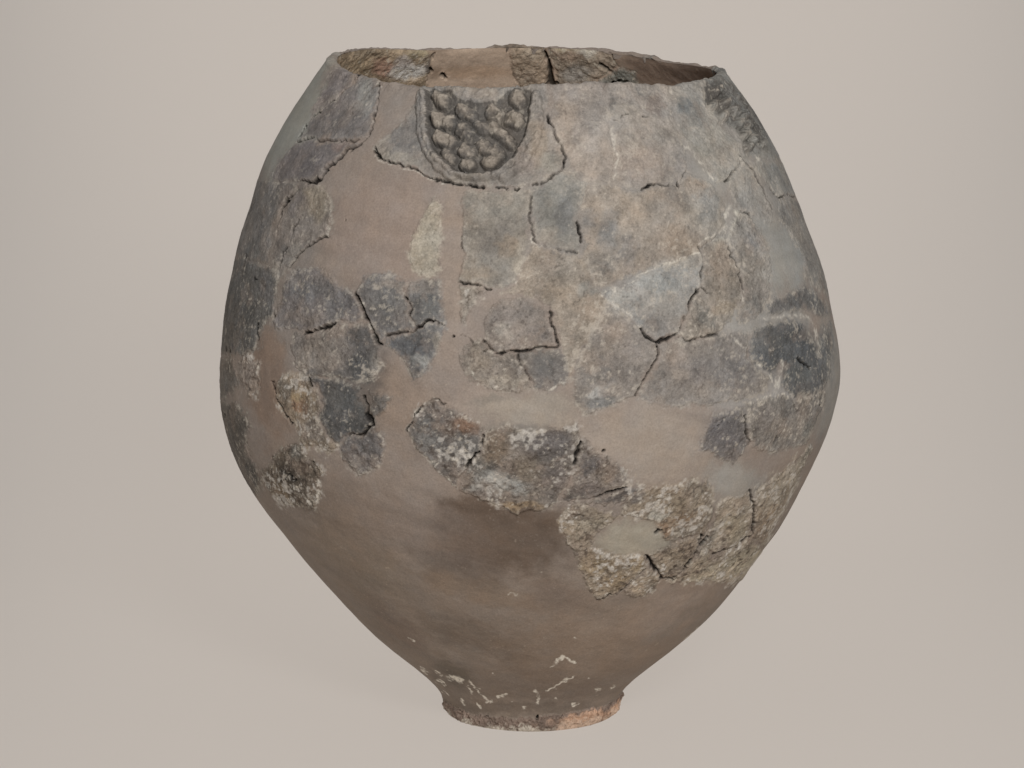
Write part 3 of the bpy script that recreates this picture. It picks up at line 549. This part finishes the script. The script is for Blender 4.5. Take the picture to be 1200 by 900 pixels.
# the worn outer flanks are smoother
face = np.clip(((CAM-Pf)*Nf).sum(-1)/np.linalg.norm(CAM-Pf, axis=-1), 0, 1)
flank = np.where(fr, 0.3+0.7*sstep(face, 0.05, 0.45), 1)
h = np.where(knob >= 0, h, h*flank)
# rim chips, foot crumbling
rimz = sstep(zz - np.interp(np.degrees((thm+np.pi) % (2*np.pi)-np.pi), _ad, _rv), 0.885, 0.9)
h += rimz*0.0012*fine
h += np.where(is_foot, 0.0025*fine + 0.0015*mid + 0.001*micro + 0.0015, 0)
h = h*sstep(zz, -0.001, 0.004)
P1 = Pf + Nf*h[:, None]
P1[:, 2] += rimz*(0.0022*noise(Pf*np.array([1, 1, 0]), 0.022, 46) + 0.0014*noise(Pf*np.array([1, 1, 0]), 0.008, 47))
P1[:, 2] = np.maximum(P1[:, 2], 0.0)

# colour of the clay itself
col = np.empty((len(px), 3))
t = sstep(zz, 0.15, 0.5)[:, None]
col[:] = lin((136, 122, 110))*(1-t) + lin((150, 135, 124))*t
pcs = np.array(pcol, float); g_ = pcs.mean(1, keepdims=True); pcs = g_ + (pcs-g_)*0.85 + np.clip(134-g_, 0, None)*0.24
pcs[45:52] = (g_[45:52] + (np.array(pcol, float)[45:52]-g_[45:52])*0.72)*0.965
pc = lin(pcs); scol = pc[near]
wx2 = px + 5*n16 + 3*n6; wy2 = py + 5*m16 + 3*m6
yes = np.ones(len(px), bool)
col = blotches(col, wx2, wy2, ~yes, BL, Pf, 5)
scol = blotches(scol, wx2, wy2, yes & (sdist > -11.5), BL, Pf, 5)
# mottling
tone = fbm(Pf, 0.02, 5, 51, 0.66); hue = fbm(Pf, 0.028, 4, 52, 0.6); cloud = fbm(Pf, 0.05, 3, 55)
streak = fbm(Pf + np.stack([Pf[:, 2]*0, Pf[:, 2]*0, Pf[:, 0]*0.25], -1), 0.05, 4, 57, .6, (1.6, 1.6, .28))
fl = fbm(Pf, 0.0055, 3, 53, 0.7); fld = fbm(Pf, 0.035, 3, 54); grit = fbm(Pf, 0.0034, 2, 59, 0.8)
srough = prough[near]
col *= np.array([0.925, 0.955, 0.97])*t + np.array([0.98, 1.0, 1.01])*(1-t)
col *= (1 + 0.06*tone + 0.08*streak + 0.03*grit + 0.035*patch + 0.02*np.clip(cloud, -1, 1))[:, None]
col *= 1 + (0.03*hue)[:, None]*np.array([1, 0.1, -0.9])
specks = sstep(noise(Pf, 0.004, 58)+.25*fld, 0.93, 1.05)[:, None]*.3
col = col*(1-specks) + lin((182, 166, 148))*specks
scol *= (1 + (0.20+0.20*srough)*tone + 0.12*cloud + (0.06+0.12*srough)*grit)[:, None]
scol *= np.array([0.99, 1.008, 1.004])
scol *= 1 + (0.04*hue)[:, None]*np.array([1, 0.12, -0.9])
warm = (0.42*sstep(fbm(Pf, 0.026, 4, 73, .6) + .25*grit, 0.15, 0.75)*(0.05+0.95*srough))[:, None]
scol = scol*(1-warm) + lin((150, 133, 119))*warm
# relief contrast painted in: hollows and side ornament shaded dark, lump tips lit pale
relief_shade = np.where((near == SH_FRONT_ORNAMENT) & (sunk > 0.002), 0.68, np.where(near == SH_SIDE_ORNAMENT, 0.75*(1-sstep(line_d(wx2, wy2, [(842,114),(862,126),(882,160)]), 11, 25))*sstep(grit+fld+.3, -.6, .5), 0))[:, None]
scol = scol*(1-relief_shade) + lin((70, 66, 62))*relief_shade
tip_light = (np.where(knob >= 0, sstep(kh + 0.003*fl, 0.006, 0.0125), 0)*np.where(knob == 100, .3, .6))[:, None]
scol = scol*(1-tip_light) + lin((168, 156, 142))*tip_light
# pale lime flecks and crumbling pale edges, dark pits
fm = srough*sstep(fl + 0.45*fld, 0.45, 0.95)*0.85
ed = np.exp(-((sdist-1.0)/2.8)**2)*(0.4+0.6*srough)*sstep(fl + 0.5*fld, -0.1, 0.6)*0.7
fm = np.clip(np.maximum(fm, ed), 0, 1)[:, None]
scol = scol*(1-fm) + lin((192, 182, 168))*fm
dk = ((0.2+0.8*srough)*sstep(-fl - 0.35*fld, 0.5, 1.0)*0.65)[:, None]
scol = scol*(1-dk) + lin((66, 59, 54))*dk
crumb = (sstep(srough, 0.7, 1.0)*sstep(noise(Pf, 0.0048, 71) + 0.35*grit + 1.0*fld, 0.45, 1.0)*0.8)[:, None]
scol = scol*(1-crumb) + lin((198, 191, 182))*crumb
gap = (sstep(srough, 0.6, 1.0)*sstep(-noise(Pf, 0.0065, 72) - 0.3*grit - 0.3*fld, 0.5, 0.9)*0.7)[:, None]
scol = scol*(1-gap) + lin((74, 62, 53))*gap
# the plaster was smeared over the sherd edges here and there
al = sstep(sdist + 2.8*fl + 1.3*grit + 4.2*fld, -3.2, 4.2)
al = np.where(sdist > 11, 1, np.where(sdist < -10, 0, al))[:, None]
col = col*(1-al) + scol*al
# foot: crumbly pale clay turning orange on the right
fo = is_foot
fx = (sstep(px[fo] + 30*tone[fo], 610, 680)*sstep(foot_sd[fo] + 4*tone[fo], 2, 7))[:, None]
fc = lin((136, 119, 108))*(1-fx) + lin((186, 152, 128))*fx
fc = fc*(1+0.45*tone[fo])[:, None]
fw = sstep(.6*fl[fo] + .9*tone[fo] + .12*(foot_sd[fo]-7), 0.1, 0.7)[:, None]*np.where(px[fo] < 640, .75, .3)[:, None]
fc = fc*(1-fw) + lin((196, 188, 174))*fw
fdk = sstep(-fl[fo], 0.35, 0.8)[:, None]*.6
fc = fc*(1-fdk) + lin((84, 66, 56))*fdk
col[fo] = fc
# lime marks
white = np.zeros(px.shape)
for line, wd in WH:
    pl = np.asarray(line, float); lo = pl.min(0)-8; hi = pl.max(0)+8
    m = fr & (wx > lo[0]) & (wx < hi[0]) & (wy > lo[1]) & (wy < hi[1])
    if not m.any(): continue
    d = line_d(wx[m], wy[m], line)
    white[m] = np.maximum(white[m], (1-sstep(d, wd*0.25, wd*0.8+0.6))*np.clip(np.where(zz[m] < 0.2, 0.85, 0.5)+1.2*fl[m], 0.03, 1))
wl = white*np.where(zz < 0.2, 1.0, 0.5)
col = col*(1-wl[:, None]) + lin((222, 214, 200))*wl[:, None]
# dirt packed into the breaks
cm = np.clip(crack*1.3, 0, 1)[:, None]*0.96
col = col*(1-cm) + lin((24, 20, 17))*cm
col = np.clip(col, 0.01, 0.85)
coarse = np.where(is_foot, 0.55, rough)

P1g = P1.reshape(shape+(3,)); N1 = grid_normals(P1g, True).reshape(-1, 3)
I = np.arange(shape[0]*shape[1]).reshape(shape)
Jn = np.roll(I, -1, 1)
Q = np.stack([I[:-1], Jn[:-1], Jn[1:], I[1:]], -1).reshape(-1, 4)
fown = own[Q[:, 0]]; fkn = knob[Q[:, 0]]; ffoot = is_foot[Q[:, 0]]
body_q = Q[(fown < 0) & ~ffoot]
piece('body_wall', P1, N1, col, coarse, body_q, M_PLASTER, jar)['label'] = 'smooth brown restoration plaster between the sherds'
foot_o = piece('foot', P1, N1, col, coarse, Q[ffoot], M_SHERD, jar)
foot_o['label'] = 'crumbly foot ring, whitish on one side and orange on the other'
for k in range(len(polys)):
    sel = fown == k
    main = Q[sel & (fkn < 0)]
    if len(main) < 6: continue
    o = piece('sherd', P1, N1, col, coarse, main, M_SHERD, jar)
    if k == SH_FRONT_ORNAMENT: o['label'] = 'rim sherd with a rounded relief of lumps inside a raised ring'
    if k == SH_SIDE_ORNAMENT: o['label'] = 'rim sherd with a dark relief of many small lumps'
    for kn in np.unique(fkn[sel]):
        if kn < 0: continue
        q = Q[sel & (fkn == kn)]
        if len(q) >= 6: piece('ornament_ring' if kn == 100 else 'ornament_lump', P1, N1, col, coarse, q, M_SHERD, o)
# underside of the foot
ring = P1g[0]
me = bpy.data.meshes.new('underside')
me.from_pydata([tuple(p*np.array([.998, .998, 0])+np.array([0, 0, 0.0006])) for p in ring] + [(0, 0, 0.0006)], [], [(j, nc, (j+1) % nc) for j in range(nc)])
me.materials.append(M_PLASTER)
a = me.color_attributes.new('clay_colour', 'FLOAT_COLOR', 'POINT')
a.data.foreach_set('color', np.tile([.2, .15, .11, 1], nc+1).astype(np.float32))
uo = bpy.data.objects.new('underside', me); S.collection.objects.link(uo); uo.parent = jar

# ---- inner wall
INN = [
 ([(380,60),(430,48),(470,48),(498,48),(502,62),(508,78),(502,90),(498,110),(470,110),(440,110),(400,100),(380,80)], (150,128,98), 1, 3),
 ([(596,48),(612,46),(640,46),(636,70),(643,85),(640,110),(612,110),(604,96),(598,78)], (158,136,110), .9, 3),
 ([(642,46),(700,46),(714,58),(722,75),(715,84),(700,92),(690,110),(656,110),(652,85),(644,70)], (152,134,112), 1, 4),
 ([(724,77),(744,84),(749,97),(742,110),(694,110),(702,94),(716,86)], (128,124,112), 1, 3),
]
IBL = [(810,82,75,26,0,(128,112,100),1,'p'),(755,85,30,26,0,(140,122,108),.8,'p'),(447,78,14,10,0,(164,116,88),.8,'s'),(480,84,22,10,0,(188,184,176),.85,'s'),(473,70,10,6,0,(176,166,160),.6,'s'),(420,75,16,10,0,(150,126,88),.7,'s'),(430,62,20,5,0,(140,120,92),.6,'s'),(503,78,6,12,0,(70,60,54),.8,'s'),(490,62,14,5,0,(160,145,105),.6,'s'),(510,85,10,10,0,(150,130,112),.7,'p'),  # right end painted darker: the inner wall's shade put into plaster colour
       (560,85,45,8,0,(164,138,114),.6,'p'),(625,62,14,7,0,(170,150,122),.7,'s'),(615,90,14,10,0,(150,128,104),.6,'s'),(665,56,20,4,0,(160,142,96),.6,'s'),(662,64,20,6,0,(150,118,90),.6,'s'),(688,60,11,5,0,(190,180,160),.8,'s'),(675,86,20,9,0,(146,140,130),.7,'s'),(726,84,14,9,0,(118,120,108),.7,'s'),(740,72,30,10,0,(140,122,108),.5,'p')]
ICR = [([(508,62),(507,68)],4),([(504,80),(506,84)],3),([(637,62),(641,72),(645,82)],4.5),([(643,82),(646,96),(650,104)],7),([(622,102),(655,98)],3),([(703,76),(713,84)],6),([(718,98),(726,94),(734,96)],5),([(520,88),(522,92)],3)]
ti = np.concatenate([np.radians(np.linspace(78, 282, 620)), np.radians(np.linspace(282, 438, 60)[1:-1])])
bi = np.concatenate([BMAX-np.linspace(0, 0.11, 70), BMAX-np.linspace(0.11, BMAX-0.03, 60)[1:]])
T2, B2 = np.meshgrid(ti, bi)
frac = np.clip((BMAX-B2)/0.1, 0, 1)
PI0 = base(T2, B2, 0.0138 + 0.006*frac)
PI0[..., 2] += 0.0016*np.exp(-((BMAX-B2)/0.004)**2)
sI = PI0.shape[:2]; NI0 = -grid_normals(PI0, True)
# orient towards the axis
flip = np.sign(-(NI0[..., 0]*PI0[..., 0] + NI0[..., 1]*PI0[..., 1])); NI0 *= flip[..., None]
Pf = PI0.reshape(-1, 3); Nf = NI0.reshape(-1, 3)
px, py = project(Pf); backm = (np.cos(T2) < 0.25).ravel()
px = np.where(backm, px, 5000.); py = np.where(backm, py, 5000.)
n6 = noise(Pf, 0.006, 61); n16 = noise(Pf, 0.016, 62); m6 = noise(Pf, 0.006, 63); m16 = noise(Pf, 0.016, 64)
wx = px+2.0*n16+1.5*n6; wy = py+1.0*m16+.8*m6
patch = fbm(Pf, 0.045, 5, 65, 0.6)
own, eff, sdist, near = classify(wx, wy, Pf, [s[0] for s in INN]); sh = own >= 0; o_ = np.where(sh, own, 0)
rg = np.where(sh, np.array([s[2] for s in INN])[o_], 0.2)
fine = fbm(Pf, 0.0075, 3, 66, .65); mid = fbm(Pf, 0.03, 3, 67); tone = fbm(Pf, 0.02, 5, 68, .66); fl = fbm(Pf, 0.0055, 3, 69, .7); fld = fbm(Pf, 0.035, 3, 70)
edge = sstep(eff, 0, 3)
h = 0.001*mid + np.where(sh, 0.002*edge + 0.0016*fine + 0.0016*mid, 0.0003*fine)
crack = np.zeros(px.shape)
for line, wd in ICR:
    d = line_d(wx, wy, line); ww = wd*.5*(1+.6*n16+.4*n6)+.2
    crack = np.maximum(crack, 1-sstep(d, ww*.4, ww+.7))
crack *= sstep((BMAX-B2).ravel(), 0.003, 0.009)
h -= 0.009*crack
h *= sstep((BMAX-B2).ravel(), -0.001, 0.004)
P1 = Pf+Nf*h[:, None]
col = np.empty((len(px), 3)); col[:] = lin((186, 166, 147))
scol = np.array([lin(s[1]) for s in INN])[near]; yes = np.ones(len(px), bool)
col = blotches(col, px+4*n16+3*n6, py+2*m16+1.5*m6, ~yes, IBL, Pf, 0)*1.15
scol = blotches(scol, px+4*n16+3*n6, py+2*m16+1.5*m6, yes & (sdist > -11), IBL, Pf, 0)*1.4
sg = scol.mean(1, keepdims=True); scol = sg + (scol-sg)*0.72
al = sstep(sdist + 2.5*fl + 3*fld, -3, 4); al = np.where(sdist > 9, 1, np.where(sdist < -9, 0, al))[:, None]
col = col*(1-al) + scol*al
col *= (1+np.where(sh, .42, .2)*tone)[:, None]
fm = (np.where(sh, 1, 0)*sstep(fl+.4*fld, .45, .85)*.7)[:, None]; col = col*(1-fm)+lin((196, 186, 168))*fm
dk = (np.where(sh, 1, 0)*sstep(-fl-.3*fld, .5, 1.0)*.5)[:, None]; col = col*(1-dk)+lin((70, 58, 48))*dk
cm = crack[:, None]*.93; col = np.clip(col*(1-cm)+lin((38, 34, 28))*cm, .01, .85)
P1g = P1.reshape(sI+(3,)); Ng = grid_normals(P1g, True).reshape(-1, 3)
Ng *= np.sign(-(Ng[:, 0]*P1[:, 0]+Ng[:, 1]*P1[:, 1]))[:, None]
I = np.arange(sI[0]*sI[1]).reshape(sI); Jn = np.roll(I, -1, 1)
Q = np.stack([I[:-1], Jn[:-1], Jn[1:], I[1:]], -1).reshape(-1, 4)
fown = own[Q[:, 0]]
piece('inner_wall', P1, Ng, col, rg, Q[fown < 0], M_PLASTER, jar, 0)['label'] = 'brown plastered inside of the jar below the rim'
for k in range(len(INN)):
    q = Q[fown == k]
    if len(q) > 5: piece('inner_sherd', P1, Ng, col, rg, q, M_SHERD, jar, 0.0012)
# inner bottom
r0 = P1g[-1]; nI = sI[1]
me = bpy.data.meshes.new('inner_floor')
me.from_pydata([tuple(p) for p in r0] + [(0, 0, float(r0[:, 2].mean())-.004)], [], [(j, (j+1) % nI, nI) for j in range(nI)])
me.materials.append(M_PLASTER)
a = me.color_attributes.new('clay_colour', 'FLOAT_COLOR', 'POINT')
a.data.foreach_set('color', np.tile([.22, .17, .13, 1], nI+1).astype(np.float32))
fo_ = bpy.data.objects.new('inner_floor', me); S.collection.objects.link(fo_); fo_.parent = jar
